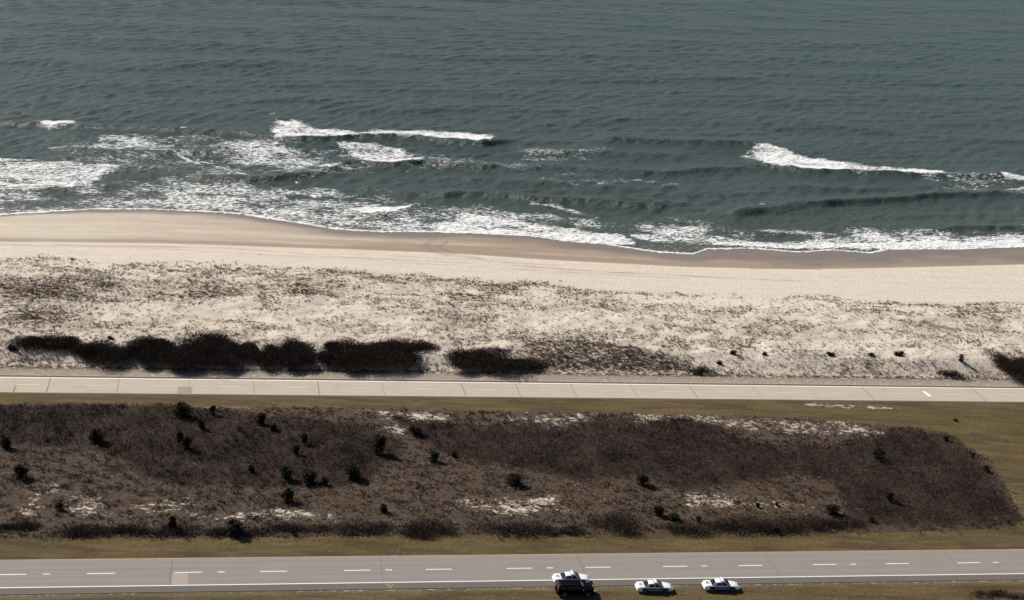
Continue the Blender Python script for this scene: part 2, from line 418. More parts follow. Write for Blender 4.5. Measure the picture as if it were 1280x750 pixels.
# ------------------------------------------------------------------ sea
mw, nt, b = mat('sea_water', rough=.12, spec=.5); n = N(nt)
b.inputs['IOR'].default_value = 1.33
P = n.pos()
foam = n.attr('foam'); shal = n.attr('shallow'); seaf = n.attr('solid')
deep = n.mix(n.noise(n.pos(.012, .02, 1), 1.0, 3, .5), (.040, .058, .050), (.053, .071, .060))
colr = n.mix(shal, deep, (.068, .082, .060))
colr = n.mix(n.attr('film'), colr, (.135, .115, .095))
# foam lace
lw = n.new('ShaderNodeTexNoise'); n.link(P, lw.inputs['Vector']); lw.inputs['Scale'].default_value = .5; lw.inputs['Detail'].default_value = 3
va = n.new('ShaderNodeVectorMath', operation='MULTIPLY_ADD'); n.link(lw.outputs['Color'], va.inputs[0]); va.inputs[1].default_value = (1.6, 1.6, 0); n.link(n.pos(.55, 1.0, 1, R(-12)), va.inputs[2])
vo = n.new('ShaderNodeTexVoronoi', feature='DISTANCE_TO_EDGE'); n.link(va.outputs[0], vo.inputs['Vector']); vo.inputs['Scale'].default_value = .75
vo2 = n.new('ShaderNodeTexVoronoi', feature='DISTANCE_TO_EDGE'); n.link(va.outputs[0], vo2.inputs['Vector']); vo2.inputs['Scale'].default_value = 1.9
lace = n.math('SUBTRACT', 1.0, n.math('MULTIPLY', n.math('MINIMUM', vo.outputs['Distance'], n.math('MULTIPLY', vo2.outputs['Distance'], 1.5)), 3.4))
nz = n.noise(n.pos(.35, .8, 1, R(-10)), 1.6, 6, .72)
nzc = n.math('ADD', n.math('MULTIPLY', n.math('SUBTRACT', nz, .5), 1.9), .5)
tex = n.math('ADD', n.math('MULTIPLY', lace, .36), n.math('MULTIPLY', nzc, .64))
thr = n.math('SUBTRACT', 1.03, n.math('MULTIPLY', foam, .80))
fm = n.ramp(n.math('SUBTRACT', tex, thr), -.04, .10)
fm = n.math('MULTIPLY', fm, n.ramp(foam, .02, .12))
fcol = n.mix(n.noise(P, 1.2, 5, .7), (.55, .56, .54), (.88, .88, .86))
c = n.mix(fm, colr, fcol)
n.link(c, b.inputs['Base Color'])
n.link(n.math('ADD', .24, n.math('MULTIPLY', fm, .65)), b.inputs['Roughness'])
w1 = n.noise(n.pos(.4, 1.0, 1, R(-45)), .38, 6, .68); w2 = n.noise(n.pos(.5, 1.0, 1, R(-22)), 1.5, 6, .7)
hh = n.math('ADD', n.math('MULTIPLY', w1, 1.5), n.math('MULTIPLY', w2, .40)); hh = n.math('ADD', hh, n.math('MULTIPLY', fm, .25))
n.bump(hh, 1.0, .75, b)

cols = np.arange(-125, 300, .62)
def tail(start, step, end, grow, sgn=1):
    r = []; x = start; s = step
    while (x < end if sgn > 0 else x > end): s *= grow; x += sgn*s; r.append(x)
    return r
cx_hi = tail(cols[-1], .62, 640, 1.004); cx_hi += tail(cx_hi[-1], 4, 30000, 1.4)
cx_lo = tail(cols[0], .62, -230, 1.02, -1); cx_lo += tail(cx_lo[-1], 6, -30000, 1.4, -1)
xs = np.array(cx_lo[::-1]+list(cols)+cx_hi)
rows = list(np.arange(352, 470, .5)); rows += tail(rows[-1], .5, 1000, 1.0028); rows += tail(rows[-1], 3, 40000, 1.35)
ys = np.array(rows)
X, Y, Fc = grid(xs, ys)
print('sea', X.shape)
ysX = fcurve(shoreP, X); dsea = Y-ysX
core = (np.abs(X-200) < 520) & (Y < 1100)
step = np.maximum(np.gradient(xs)[None, :], np.gradient(ys)[:, None])
rs = np.random.default_rng(5)
Zs = np.zeros(X.shape)
def add_waves(n_, th0, spread, l0, l1, slope, env):
    global Zs
    for i in range(n_):
        lam = l0*(l1/l0)**rs.random(); th = th0 + rs.normal()*spread; k = 2*math.pi/lam
        a = slope/k/math.sqrt(n_)*(.7+.6*rs.random()); ph = rs.random()*6.28
        w = env*np.clip((lam/step-2.5)/2.5, 0, 1)
        Zs += a*w*np.sin(k*(X*math.cos(th)+Y*math.sin(th))+ph)
patch = .55+.9*fbm(X, Y, 60, 3, 55)
damping = sstep(2, 40, dsea)
add_waves(48, R(-47), R(24), 2.6, 9, .155, patch*(.35+.65*damping)*core)
add_waves(16, R(-78), R(12), 14, 45, .052, damping*core)
add_waves(12, R(20), R(50), 2.5, 6, .045, damping*core)
# swell crests, traced: (pts, height, front width, back width)
SW = [([(-80,150),(0,152),(40,155),(150,158),(230,163),(300,166),(345,172),(390,176)], .72, 2.8, 6),
 ([(340,173),(390,175),(440,171),(520,171),(560,177),(600,179.5),(650,174)], .85, 2.2, 6),
 ([(740,173),(800,175),(870,178),(930,180),(960,184)], .8, 3.0, 7),
 ([(925,196),(950,206),(1000,213.5),(1070,216),(1120,219),(1190,221),(1290,222)], .85, 2.5, 6),
 ([(640,211),(700,208),(760,213),(830,216),(900,211),(960,207)], .7, 3.0, 6),
 ([(400,214),(440,205),(490,206.5),(530,202),(560,207),(650,211)], .8, 2.2, 5),
 ([(60,184),(140,189),(215,190),(260,192),(330,196)], .55, 2.6, 5),
 ([(230,223),(290,226),(336,224),(396,217),(430,216)], .75, 2.4, 5),
 ([(-60,234),(0,236.5),(60,237),(110,234),(150,232)], .6, 1.8, 5),
 ([(120,208),(150,210),(200,211)], .45, 2, 4),
 ([(450,232),(480,236),(510,240),(540,240)], .5, 2.5, 4),
 ([(535,250),(560,243),(600,242),(660,248),(740,252),(790,256),(860,257)], .85, 2.6, 5),
 ([(760,250),(820,252),(870,254)], .4, 2.2, 4),
 ([(890,272),(930,266),(960,262),(1010,256),(1060,252),(1120,249),(1180,244),(1290,241)], .95, 2.6, 6),
 ([(470,268),(500,265),(530,262)], .4, 1.6, 3),
 ([(1140,292),(1200,283),(1260,284),(1320,283)], .5, 1.8, 4),
 ([(890,283),(930,290),(990,293)], .35, 1.8, 3),
 ([(-80,78),(60,76),(140,84),(260,80),(400,76)], .7, 5, 9),
 ([(440,62),(540,70),(640,72),(760,66)], .5, 5, 9),
 ([(600,98),(760,100),(900,96),(1000,104)], .55, 5, 8),
 ([(0,128),(120,126),(260,128),(380,122),(470,128)], .5, 4, 8),
 ([(480,140),(600,132),(760,140),(900,138)], .45, 4, 8),
 ([(980,150),(1080,160),(1180,172),(1290,176)], .5, 4, 8),
 ([(640,190),(760,192),(880,194)], .35, 3, 6), ([(980,232),(1080,236),(1200,232)], .4, 3, 6), ([(560,222),(700,230),(800,234)], .35, 3, 5)]
for pts, h, wf, wb in SW:
    P_ = poly(pts, SEA+.4)
    m = (X > P_[:, 0].min()-25) & (X < P_[:, 0].max()+25) & (Y > P_[:, 1].min()-30) & (Y < P_[:, 1].max()+30)
    d, s, t = sdist(P_, X[m], Y[m], False)
    d = d*s   # positive = seaward (left of +X direction)
    d = d + (fbm(X[m], Y[m], 9, 3, int(h*100))-.5)*2.0
    endt = np.clip(np.minimum(t, 1-t)/.12, 0, 1); endt = endt*endt*(3-2*endt)
    prof = np.where(d < 0, np.exp(-(d/wf/.8)**2), np.exp(-(d/wb)**2))
    Zs[m] += (1.65 if wb < 8 else .9)*h*prof*endt*(.75+.5*fbm(X[m], Y[m], 14, 2, 77))
# foam polygons: (pts, strength, softness)
FO = [([(340,138),(350,147),(372,146),(400,160),(450,164),(465,160),(500,165),(540,161),(590,162),(629,172),(612,178),(560,177.5),(520,172),(440,172.5),(400,176),(343,174)], .76, 2.4),
 ([(343,168),(400,170),(440,168),(520,169),(560,172),(600,173),(627,172),(612,178),(560,177),(520,172),(440,172),(400,175.5),(343,174)], 1.0, .6),
 ([(338,134),(346,146),(352,150),(346,152),(340,142)], .55, .8),
 ([(420,177),(470,178),(512,188),(531,202),(492,206),(450,200),(432,190)], .66, 1.2),
 ([(455,200),(490,202),(531,200),(531,204),(490,206.5),(455,204)], 1.0, .6),
 ([(245,180),(290,172),(340,174),(395,190),(415,200),(365,212),(300,207),(262,194)], .60, 2.2),
 ([(95,186),(130,168),(165,172),(225,180),(228,190),(150,189)], .58, 1.8),
 ([(-60,196),(0,197),(70,198),(130,204),(155,209),(135,222),(115,236),(60,238),(0,239),(-60,240)], .63, 1.4),
 ([(-60,196),(40,196.5),(60,198.5),(-60,198.5)], .9, .6), ([(-60,235),(0,235.5),(60,234),(110,232),(120,235),(60,238),(0,238.5),(-60,239)], .85, .6),
 ([(120,203),(155,207.5),(155,211),(125,211)], .85, .8),
 ([(42,151),(70,149),(98,149),(98,156),(85,158),(60,160),(44,157)], .84, 1.6),
 ([(225,160.5),(235,160.5),(235,163),(225,163)], .85, .5),
 ([(40,256),(110,246),(160,228),(240,222),(300,230),(420,246),(470,256),(520,266),(545,272),(560,292),(480,292),(420,289),(380,282),(340,276),(300,270),(250,266),(185,264),(120,264),(60,267),(-60,274),(-60,262)], .56, 3.0),
 ([(140,236),(240,228),(300,242),(380,256),(440,270),(440,286),(340,272),(250,262),(140,258)], .60, 3.0),
 ([(430,258),(460,257),(500,258),(492,265),(460,267),(432,262)], .92, .7), ([(495,257),(515,255),(515,258),(498,260)], .8, .5),
 ([(520,278),(570,270),(575,262),(620,268),(680,278),(740,286),(780,290),(800,300),(760,304),(700,299),(660,294),(600,292),(520,291)], .70, 1.6),
 ([(510,284),(600,284),(660,286),(740,292),(800,300),(800,306),(750,304),(700,299),(660,294),(600,292),(520,291)], .88, 1.2),
 ([(780,290),(820,288),(828,280),(883,282),(890,292),(930,298),(1000,302),(1040,296),(1065,290),(1140,287),(1146,296),(1170,292),(1200,294),(1290,289),(1290,310),(1200,311),(1110,311),(1060,310),(1000,313),(940,309),(880,307),(830,304),(790,300)], .68, 1.4),
 ([(830,296),(900,300),(1000,306),(1060,302),(1140,298),(1290,298),(1290,309),(1200,310),(1110,310),(1060,308),(1000,311),(900,305)], .90, 1.0),
 ([(780,300),(880,307),(884,311),(868,317),(825,315),(780,308)], .40, 1.5),
 ([(927,178),(960,180),(985,187),(1010,192),(1060,200),(1090,204),(1140,208),(1175,214),(1192,221),(1160,222),(1120,219.5),(1070,217),(1050,215),(1000,213.5),(950,207),(930,192)], .78, 2.4),
 ([(950,198),(1000,204),(1060,208),(1120,214),(1120,218.5),(1060,215),(1000,213),(955,207)], .95, 1.0),
 ([(1150,212),(1210,222),(1230,228),(1180,225)], .45, 1.5),
 ([(1250,219),(1290,220),(1290,225),(1256,224)], .92, .6), ([(1245,236),(1290,230),(1290,234),(1255,238)], .75, 1),
 ([(1140,212),(1170,224),(1220,232),(1250,232),(1230,226),(1190,216)], .42, 2),
 ([(570,262),(620,256),(700,252),(760,262),(720,268),(640,262)], .25, 3), ([(660,250),(700,254),(748,268),(740,274),(700,262),(660,254)], .62, 1.2),
 ([(540,190),(600,196),(640,206),(660,214),(600,208),(540,200)], .42, 2.5), ([(750,225),(790,226),(790,232),(740,232)], .5, 1.5), ([(400,206),(450,208),(450,212),(400,211)], .62, 1), ([(455,214),(470,214),(470,217),(455,217)], .6, .8),
 ([(150,186),(215,186),(250,190),(250,200),(215,193),(150,190)], .35, 1.5), ([(655,184),(680,186),(700,190),(655,188)], .35, 1.2),
 ([(948,257),(955,257),(955,261),(948,261)], .9, .5), ([(366,226),(375,225),(375,229),(366,229)], .8, .5),
 ([(820,268),(900,278),(900,284),(860,280),(820,275)], .40, 1.8), ([(700,214),(745,215),(745,219),(700,218)], .4, 1)]
F = np.zeros(X.shape)
for pts, st_, so in FO:
    F = np.maximum(F, st_*pmask([pts], X, Y, .6+so*1.5, z=SEA+.3, wob=.6+so*1.6, seed=61))
# thin foam lines
for pts, w, st_ in (([(150,188),(215,190),(250,203),(285,212),(312,222)], .55, .95), ([(232,192),(262,202),(300,214)], .35, .7), ([(60,184),(100,186),(200,188),(240,187)], .5, .7),
                    ([(345,213),(420,216),(455,216)], .5, .6), ([(700,303),(780,312),(830,317)], .4, .7), ([(900,310),(940,315),(1000,318),(1015,311)], .4, .75), ([(1070,313),(1090,319),(1108,312)], .4, .75), ([(730,228),(760,229),(800,226)], .8, .5)):
    P_ = poly(pts, SEA+.1)
    m = (X > P_[:, 0].min()-4) & (X < P_[:, 0].max()+4) & (Y > P_[:, 1].min()-4) & (Y < P_[:, 1].max()+4)
    d, _, _ = sdist(P_, X[m], Y[m], False); d = np.abs(d + (fbm(X[m], Y[m], 3, 2, 9)-.5)*1.0); F[m] = np.maximum(F[m], st_*np.exp(-(d/w)**2))
edge = np.exp(-((dsea-.7)/.9)**2)*(core)*.95
F = np.maximum(F, edge)
# thin broken foam left behind the breakers
wide = pmask([[(60,170),(250,166),(420,176),(540,190),(680,204),(640,214),(480,214),(380,226),(250,224),(150,214),(60,200)]], X, Y, 8, z=SEA+.3, wob=9, seed=71)*.40
wide = np.maximum(wide, .47*pmask([[(-60,240),(120,226),(260,216),(420,236),(560,254),(700,268),(800,276),(900,282),(1290,284),(1290,300),(900,300),(600,284),(300,262),(-60,262)]], X, Y, 6, z=SEA+.3, wob=8, seed=72))
wide = np.maximum(wide, .40*pmask([[(680,222),(800,222),(900,228),(820,238),(690,236)],[(1130,212),(1290,224),(1290,242),(1180,236)],[(640,180),(760,184),(760,200),(650,200)]], X, Y, 5, z=SEA+.3, wob=7, seed=73))
wn = fbm(X*.55+Y*.15, Y, 4.5, 4, 34)
F = np.maximum(F*np.where(F > .85, 1, np.clip(.60+.90*wn, .62, 1.15)), wide*np.clip(.2+1.7*wn, .3, 1.3))
wash = np.exp(-np.clip(dsea, 0, None)/9.0)
Zs += F*.22*core*(fbm(X, Y, 2.2, 3, 91)-.35)*sstep(1, 10, dsea)
Zs *= sstep(0, 9, dsea)*.97+.03
Zw = SEA + Zs + .012
shal = np.clip(np.exp(-np.clip(dsea, 0, None)/22.0)*.9, 0, 1)
keep = (Y > ysX-3)
V = np.stack([X, Y, np.where(dsea < -.5, np.minimum(Zw, SEA-.25*np.clip(-dsea-.5, 0, 4)), Zw)], -1).reshape(-1, 3)
kf = keep.ravel()[Fc].all(1); Fk = Fc[kf]; used = np.unique(Fk); remap = np.full(len(V), -1, np.int64); remap[used] = np.arange(len(used))
o = mesh_np('sea_water', V[used], remap[Fk], mw, smooth=True, attrs=dict(foam=F.ravel()[used], shallow=shal.ravel()[used], film=(np.exp(-np.clip(dsea, 0, None)/4.0)*.85).ravel()[used])); tag(o, kind='structure')

# ------------------------------------------------------------------ roads
def strip(name, y0, y1, z, m, x0=-420, x1=700, parent=None, th=.05):
    b_ = MB().box(x0, x1, y0, y1, z-th, z); return b_.build(name, m, parent)
near = strip('near_road', 192.35, 200.15, .0, m_asph); tag(near, kind='structure')
strip('paved_shoulder', ROAD_N[0], 192.35, -.003, m_shoulder, parent=near)
strip('road_edge_strip', 200.15, ROAD_N[1]+.05, .004, m_curb, parent=near)
far_ = strip('far_road', ROAD_F[0], ROAD_F[1]-.05, .0, m_conc); tag(far_, kind='structure')
strip('paved_shoulder', ROAD_F[1]-.05, 269.75, -.003, m_darkedge, parent=far_)
strip('road_edge_strip', 261.0, ROAD_F[0], -.003, m_darkedge, parent=far_)
strip('edge_line', 192.42, 192.60, .004, m_white, parent=near, th=.006)
strip('edge_line', 268.55, 268.88, .004, m_white, parent=far_, th=.006)
X0 = -16.5; p = 12.192
YD = 196.15
for k in range(-9, 24):
    xc = X0+p*k
    if -120 < xc < 260:
        MB().box(xc-1.95, xc+1.95, YD-.085, YD+.085, -.002, .004).build('lane_dash', m_white, near)
for k in range(-4, 10):
    xc = -24.0+24.384*k
    MB().box(xc-.5, xc+.5, YD-.09, YD+.09, -.002, .004).build('lane_marker', m_white, near)
for k in range(-11, 22):
    xc = 50.4+p*k
    MB().box(xc-2.0, xc+2.0, 265.32-.08, 265.32+.08, -.002, .004).build('lane_dash', m_worn, far_)
def jx(px, py): return float(flat(px, py)[0])
jb = jx(213.5, 715)
def crack(name, x, y0, y1, w, parent, seed, skew=0.0):
    r = random.Random(seed); b_ = MB(); n_ = 10; pts = []
    for i in range(n_+1):
        t = i/n_; pts.append((x + r.uniform(-.06, .06) + skew*(t-.5), y0+(y1-y0)*t))
    for (xa, ya), (xb, yb) in zip(pts, pts[1:]):
        b_.slab([(xa-w/2, ya, .003), (xa+w/2, ya, .003), (xb+w/2, yb, .003), (xb-w/2, yb, .003)], .004)
    return b_.build(name, m_crack, parent)
for k in range(-4, 10): crack('road_joint', jb+30.48*k, 192.6, 200.1, .07+.05*random.Random(k).random(), near, k, .3*random.Random(k+5).uniform(-1, 1))
for i, (px, w) in enumerate([(60.5,.17),(147.5,.10),(236,.07),(317,.07),(398,.15),(479,.07),(579,.14),(647,.10),(717,.10),(792,.08),(866,.14),(945,.07),(1015,.06),(1084,.13),(1157,.05),(1222,.13)]):
    crack('road_joint', jx(px, 481+px*.009), 261.8, 268.5, w, far_, 50+i)
crack('road_joint', jx(19, 484), 261.8, 264.8, .22, far_, 3)
for k in range(8): crack('road_joint', jx(60.5, 481)-12.2*(k+1), 261.8, 268.5, .08, far_, 90+k); crack('road_joint', jx(1222, 491)+12.2*(k+1), 261.8, 268.5, .08, far_, 120+k)
x0, x1 = jx(215, 725), jx(235, 725)
MB().box(x0, x1, 192.66, YD-.12, -.002, .004).build('pavement_patch', m_patch, near)
x0, x1 = jx(222, 486), jx(240.5, 486)
MB().box(x0, x1, 261.85, 265.15, -.002, .004).build('pavement_patch', m_patchg, far_)
xa, ya = flat(1154.5, 489); xb, yb = flat(1163, 495.5)
MB().slab([(xa-.35, ya, .005), (xb-.35, yb, .005), (xb+.35, yb, .005), (xa+.35, ya, .005)], .004).build('white_slash_mark', m_white, far_)
# orange arrow painted across the shoulder
ar = MB()
def bar(pa, pb, w):
    (xa, ya), (xb, yb) = flat(*pa), flat(*pb); d = Vector((float(xb-xa), float(yb-ya), 0)); q = Vector((-d.y, d.x, 0)).normalized()*w/2
    A = Vector((float(xa), float(ya), .007)); B = Vector((float(xb), float(yb), .007))
    ar.slab([A-q, B-q, B+q, A+q], .003)
bar((487.7,735.2), (482.8,729.5), .10); bar((487.9,735.2), (492.8,729.5), .10); bar((487.9,733), (486.2,727), .08)
ar.build('arrow_marking', m_orange, near)

# ------------------------------------------------------------------ scatter vegetation
def blades(pos, k, hmin, hmax, wmin, wmax, lean, tint, seed, spread=.15, scale=None):
    """each plant = k narrow triangles fanned out; one merged mesh"""
    r = np.random.default_rng(seed); n_ = len(pos); sc = np.ones(n_) if scale is None else scale
    P_ = np.repeat(pos, k, 0); S = np.repeat(sc, k); m = len(P_)
    a = r.random(m)*2*math.pi; ln = lean*np.sqrt(r.random(m)); h = (hmin+(hmax-hmin)*r.random(m))*S
    w = (wmin+(wmax-wmin)*r.random(m))*np.sqrt(S)
    base = P_ + np.stack([np.cos(a), np.sin(a), np.zeros(m)], 1)*(r.random(m)*spread*S)[:, None]
    dirv = np.stack([np.cos(a)*np.sin(ln), np.sin(a)*np.sin(ln), np.cos(ln)], 1)
    b_ = r.random(m)*2*math.pi; side = np.stack([np.cos(b_), np.sin(b_), .25*r.normal(size=m)], 1)*(w/2)[:, None]
    tip = base + dirv*h[:, None]
    mid = base + dirv*(h*.45)[:, None]
    base = base - np.array([0, 0, .04])
    V = np.stack([base-side*.5, base+side*.5, mid+side, tip], 1)   # quad
    V[:, 0], = (mid-side),
    V = np.stack([base, mid+side, tip, mid-side], 1).reshape(-1, 3)
    Fc = np.arange(m*4).reshape(-1, 4)
    T = np.clip(np.repeat(tint, k) + r.normal(size=m)*.13, 0, 1)
    return V, Fc, np.repeat(T, 4)
def scatter(n_, x0, x1, y0, y1, dens, seed):
    r = np.random.default_rng(seed); x = x0+(x1-x0)*r.random(n_); y = y0+(y1-y0)*r.random(n_)
    k = r.random(n_) < dens(x, y); return x[k], y[k]
# beach grass in the dunes
def ddens(x, y):
    e = sstep(-1.5, 1.5, fcurve(duneP, x)-y + (fbm(x, y, 9, 4, 14)-.5)*16-1)*sstep(273, 275, y)
    cl = fbm(x, y*1.5, 5.5, 4, 70); cl2 = fbm(x, y*1.5, 1.7, 3, 71)
    d = sstep(.40, .60, cl*.5+cl2*.5)*.9
    de = pmask(DENSE, x, y, 7, wob=9, seed=9); ba = pmask(BARE, x, y, 3.5, wob=4, seed=12)
    bg = fbm(x, y*1.6, 22, 4, 83); d = (d*np.clip(.7+2.6*(bg-.38), .4, 1.4)+.05)*np.clip(.25+4.5*(fbm(x, y*2.0, 9, 3, 85)-.36), .15, 1.5)
    d = d*(1-.9*ba) + de*.6*sstep(.36, .6, cl2) + .05
    d = np.maximum(d, .95*pmask([[(640,432),(710,428),(770,438),(830,452),(900,466),(930,474),(780,472),(690,471),(660,455)]], x, y, 2.5, wob=3, seed=9))
    d = np.maximum(d, .95*sstep(272.0, 272.8, y)*sstep(279, 275.5, y)*sstep(.38, .50, fbm(x, y, 6, 3, 15)))
    return np.clip(d*e, 0, 1)
x, y = scatter(125000, -75, 265, 272.5, 350, ddens, 1)
de = pmask(DENSE, x, y, 7, wob=9, seed=9)
scr = pmask([[(640,432),(710,428),(770,438),(830,452),(900,466),(930,474),(780,472),(690,471),(660,455)]], x, y, 2.5, wob=3, seed=9)
tint = np.clip(.46 - .24*de - .16*scr + .5*(fbm(x, y, 12, 3, 80)-.5)*2*.5 + RNG.normal(size=len(x))*.14, 0, 1)
tint = np.where(RNG.random(len(x)) < .13, .04, tint)
pos = np.stack([x, y, Z(x, y)], 1)
V, Fc, T = blades(pos, 9, .16, .38, .05, .11, 1.35, tint, 2, .14, .5+1.3*RNG.random(len(x))**2.5)
o = mesh_np('dune_grass', V, Fc, m_dune, attrs=dict(tint=T)); tag(o, kind='stuff', label='patchy tan beach grass tufts scattered over the pale dune sand', cat='dune grass')
print('dune', len(x))
# tussocks in the median
def mdens(x, y):
    s = sdist(medP, x, y); w = (fbm(x, y, 4, 3, 18)-.5)*3
    e = sstep(-.6, .6, s+w)
    sd = pmask(SANDY, x, y, 3.2, wob=3)
    c2 = fbm(x, y*1.3, 1.5, 3, 31)
    tk = pmask([TH1, TH2], x, y, 1.5, wob=2.2, seed=5)
    return e*(1-.8*tk)*np.clip(.12+1.0*sstep(.40, .56, c2) - .85*sd*sstep(.66, .46, c2), .0, 1)
x, y = scatter(52000, -85, 158, 203, 257, mdens, 6)
th = pmask([TH1, TH2], x, y, 2, wob=2.5)
tint = np.clip(.60-.2*th + (fbm(x, y, 10, 3, 44)-.5)*.9 + RNG.normal(size=len(x))*.24, 0, 1)
pos = np.stack([x, y, Z(x, y)], 1)
V, Fc, T = blades(pos, 12, .22, .46, .045, .10, 1.35, tint, 12, .16, .6+.9*RNG.random(len(x)))
o = mesh_np('dead_grass', V, Fc, m_tuss, attrs=dict(tint=T)); tag(o, kind='stuff', label='brown dead tussock grass covering the strip between the two roads', cat='dead grass')
print('med', len(x))
# bare thicket
def tdens(x, y):
    m_ = pmask([TH1, TH2], x, y, 1.0, wob=2.2, seed=5); c2 = fbm(x, y, 3.2, 3, 66)
    return m_*np.clip(.45+.9*(c2-.35)*2, .2, 1)
x, y = scatter(72000, -90, 158, 203, 257, tdens, 8)
hgt = np.where(x < 38, .95, 2.5)*(.10+1.0*np.clip(fbm(x, y, 3.0, 3, 35)-.1, 0, 1)+1.0*np.clip(fbm(x, y, 9, 3, 38)-.25, 0, 1))
sd = np.maximum(sdist(poly(TH1), x, y), sdist(poly(TH2), x, y)); hgt *= .45+.55*sstep(-1, 3, sd)
tint = np.clip(np.where(x < 38, .26, .46) + (fbm(x, y, 7, 3, 36)-.5)*1.4 + RNG.normal(size=len(x))*.10, 0, 1)
K = 7; r_ = np.random.default_rng(99); m_ = len(x)*K
xr = np.repeat(x, K)+r_.normal(size=m_)*.28; yr = np.repeat(y, K)+r_.normal(size=m_)*.28
base = np.stack([xr, yr, np.repeat(Z(x, y), K)+np.repeat(hgt, K)*(.1+.8*r_.random(m_)**.6)], 1)
a = r_.random(m_)*6.283; ln = 1.0*np.sqrt(r_.random(m_)); dv = np.stack([np.cos(a)*np.sin(ln), np.sin(a)*np.sin(ln), np.cos(ln)], 1)
L_ = (.16+.28*r_.random(m_))[:, None]; b_ = r_.random(m_)*6.283; sd2 = np.stack([np.cos(b_), np.sin(b_), 0*b_], 1)*(.018+.024*r_.random(m_))[:, None]
V = np.stack([base-dv*L_, base+sd2, base+dv*L_, base-sd2], 1).reshape(-1, 3); Fc = np.arange(m_*4).reshape(-1, 4)
tint = tint + .25*(fbm(x, y, 2.0, 2, 37)-.5)
T = np.repeat(np.clip(np.repeat(tint, K)+r_.normal(size=m_)*.13, 0, 1), 4)
o = mesh_np('bare_thicket', V, Fc, m_twig, attrs=dict(tint=T)); tag(o, kind='stuff', label='low leafless dark brown thicket spreading across the median', cat='thicket')
print('thicket', len(x))

# ------------------------------------------------------------------ shrubs (bare domes) and cedars
def dome_shrub(name, rx, ry, h, m, seed, n_=1800, tl=.55, tw=.05, t0=.45):
    root = empty(name); r = np.random.default_rng(seed)
    # lumpy dome: several overlapping sub-domes
    nl = max(4, int(rx*1.9)); lx = r.uniform(-.7, .7, nl)*rx; ly = r.uniform(-.55, .55, nl)*ry; ls = r.uniform(.32, .66, nl); lx[0] = ly[0] = 0; ls[0] = .74
    pick = r.integers(0, nl, n_); u = r.random(n_)*2*math.pi; cz = r.random(n_)**.8; sr = np.sqrt(1-cz*cz)
    rad = (1-.7*r.random(n_)**1.3)*(1+.10*r.normal(size=n_))
    C = np.stack([lx[pick], ly[pick], np.zeros(n_)], 1)
    S = np.stack([ls[pick]*rx, ls[pick]*ry, h*(.55+.5*ls[pick])], 1)
    D = np.stack([np.cos(u)*sr, np.sin(u)*sr, cz], 1)
    P_ = C + D*S*rad[:, None]; P_[:, 2] = np.maximum(P_[:, 2], .05)
    nrm = D/S; nrm /= np.linalg.norm(nrm, axis=1)[:, None]
    dv = nrm + r.normal(size=(n_, 3))*.45 + np.array([0, 0, .35]); dv /= np.linalg.norm(dv, axis=1)[:, None]
    L = tl*(.5+r.random(n_))
    Vs = []; Ts = []
    tint = np.clip(t0 + (r.random(nl)[pick]-.5)*.35 + r.normal(size=n_)*.17, 0, 1)
    for j in range(3):
        dj = dv + r.normal(size=(n_, 3))*.35; dj /= np.linalg.norm(dj, axis=1)[:, None]
        sd_ = np.cross(dj, r.normal(size=(n_, 3))); sd_ /= np.linalg.norm(sd_, axis=1)[:, None]+1e-6; sd_ *= tw*(.6+.8*r.random(n_))[:, None]
        a = P_ - dj*(L*.5)[:, None]; c_ = P_ + dj*(L*.5)[:, None]
        Vs.append(np.stack([a, P_+sd_, c_, P_-sd_], 1)); Ts.append(tint)
    V = np.concatenate(Vs).reshape(-1, 3); T = np.repeat(np.concatenate(Ts), 4)
    mesh_np('crown', V, np.arange(len(V)).reshape(-1, 4), m, root, attrs=dict(tint=T))
    mb = MB()
    for i in range(nl+3):
        a = r.random()*6.28; q = r.random()
        mb.cyl((math.cos(a)*.02, math.sin(a)*.02, -.1), (math.cos(a)*rx*.55*q, math.sin(a)*ry*.55*q, h*.7), .06, .02, 5)
    mb.build('stem', m_bark, root)
    return root
def put(root, px, py, label, cat, group, rz=0.0, s=1.0):
    x, y, z = at(px, py); root.location = (x, y, z-.03); root.rotation_euler = (0, 0, rz); root.scale = (s, s, s)
    return tag(root, label, cat, group)
def pxm(px, py):
    x, y = flat(px, py); d = ray(px, py); return F_PX/(F_PX*(-H)/d[2])   # px per metre across
GH = 'dark shrubs along the beach side of the far road'
HED = [  # centre x, base y, width px, top y, label
 (57,444,68,421,'lone flat-topped dark shrub at the left end, separated from the hedge by sand'),
 (122,458,66,426,'low dark shrub starting the long hedge just right of the sandy gap'),
 (180,461,64,423,'dark shrub in the long hedge, between its left end and tallest lump'),
 (243,464,92,418,'tallest and broadest dark shrub of the long hedge, with sand at its foot'),
 (302,464,46,427,'low narrow shrub just right of the tallest lump of the long hedge'),
 (342,463,42,429,'small rounded dark shrub in the middle of the long hedge, left of a peaked one'),
 (383,463,58,425,'peaked dark shrub mid hedge, above a small white sand streak'),
 (434,463,66,427,'flat dark shrub in the right half of the long hedge, right of the peaked one'),
 (498,464,92,425,'big dark shrub closing the right end of the long hedge beside the sandy path'),
 (598,467,86,434,'rounded dark brown shrub just right of the sandy path through the hedge'),
 (650,468,72,447,'low tapering shrub at the right end of the hedge, next to brown dune grass'),
 (1266,474,54,441,'dark shrub standing alone at the right edge of the picture above the far road')]
for i, (px, py, w, top, lab) in enumerate(HED):
    s = pxm(px, py); rx = w/2/s*1.05; v = s*s*H/F_PX
    h = min(2.1, max(1.0, (py-top)*.36/(s*.93))); ry = max(1.6, ((py-top)-h*s*.93)/(1.35*v)+.3)
    rx *= 1.12; rt_ = dome_shrub('seaside_shrub', rx, ry, h, m_hedge, 100+i, int(1700*rx*ry/3+2400), .23, .042)
    put(rt_, px, py-ry*v*.95, lab, 'shrub', GH)
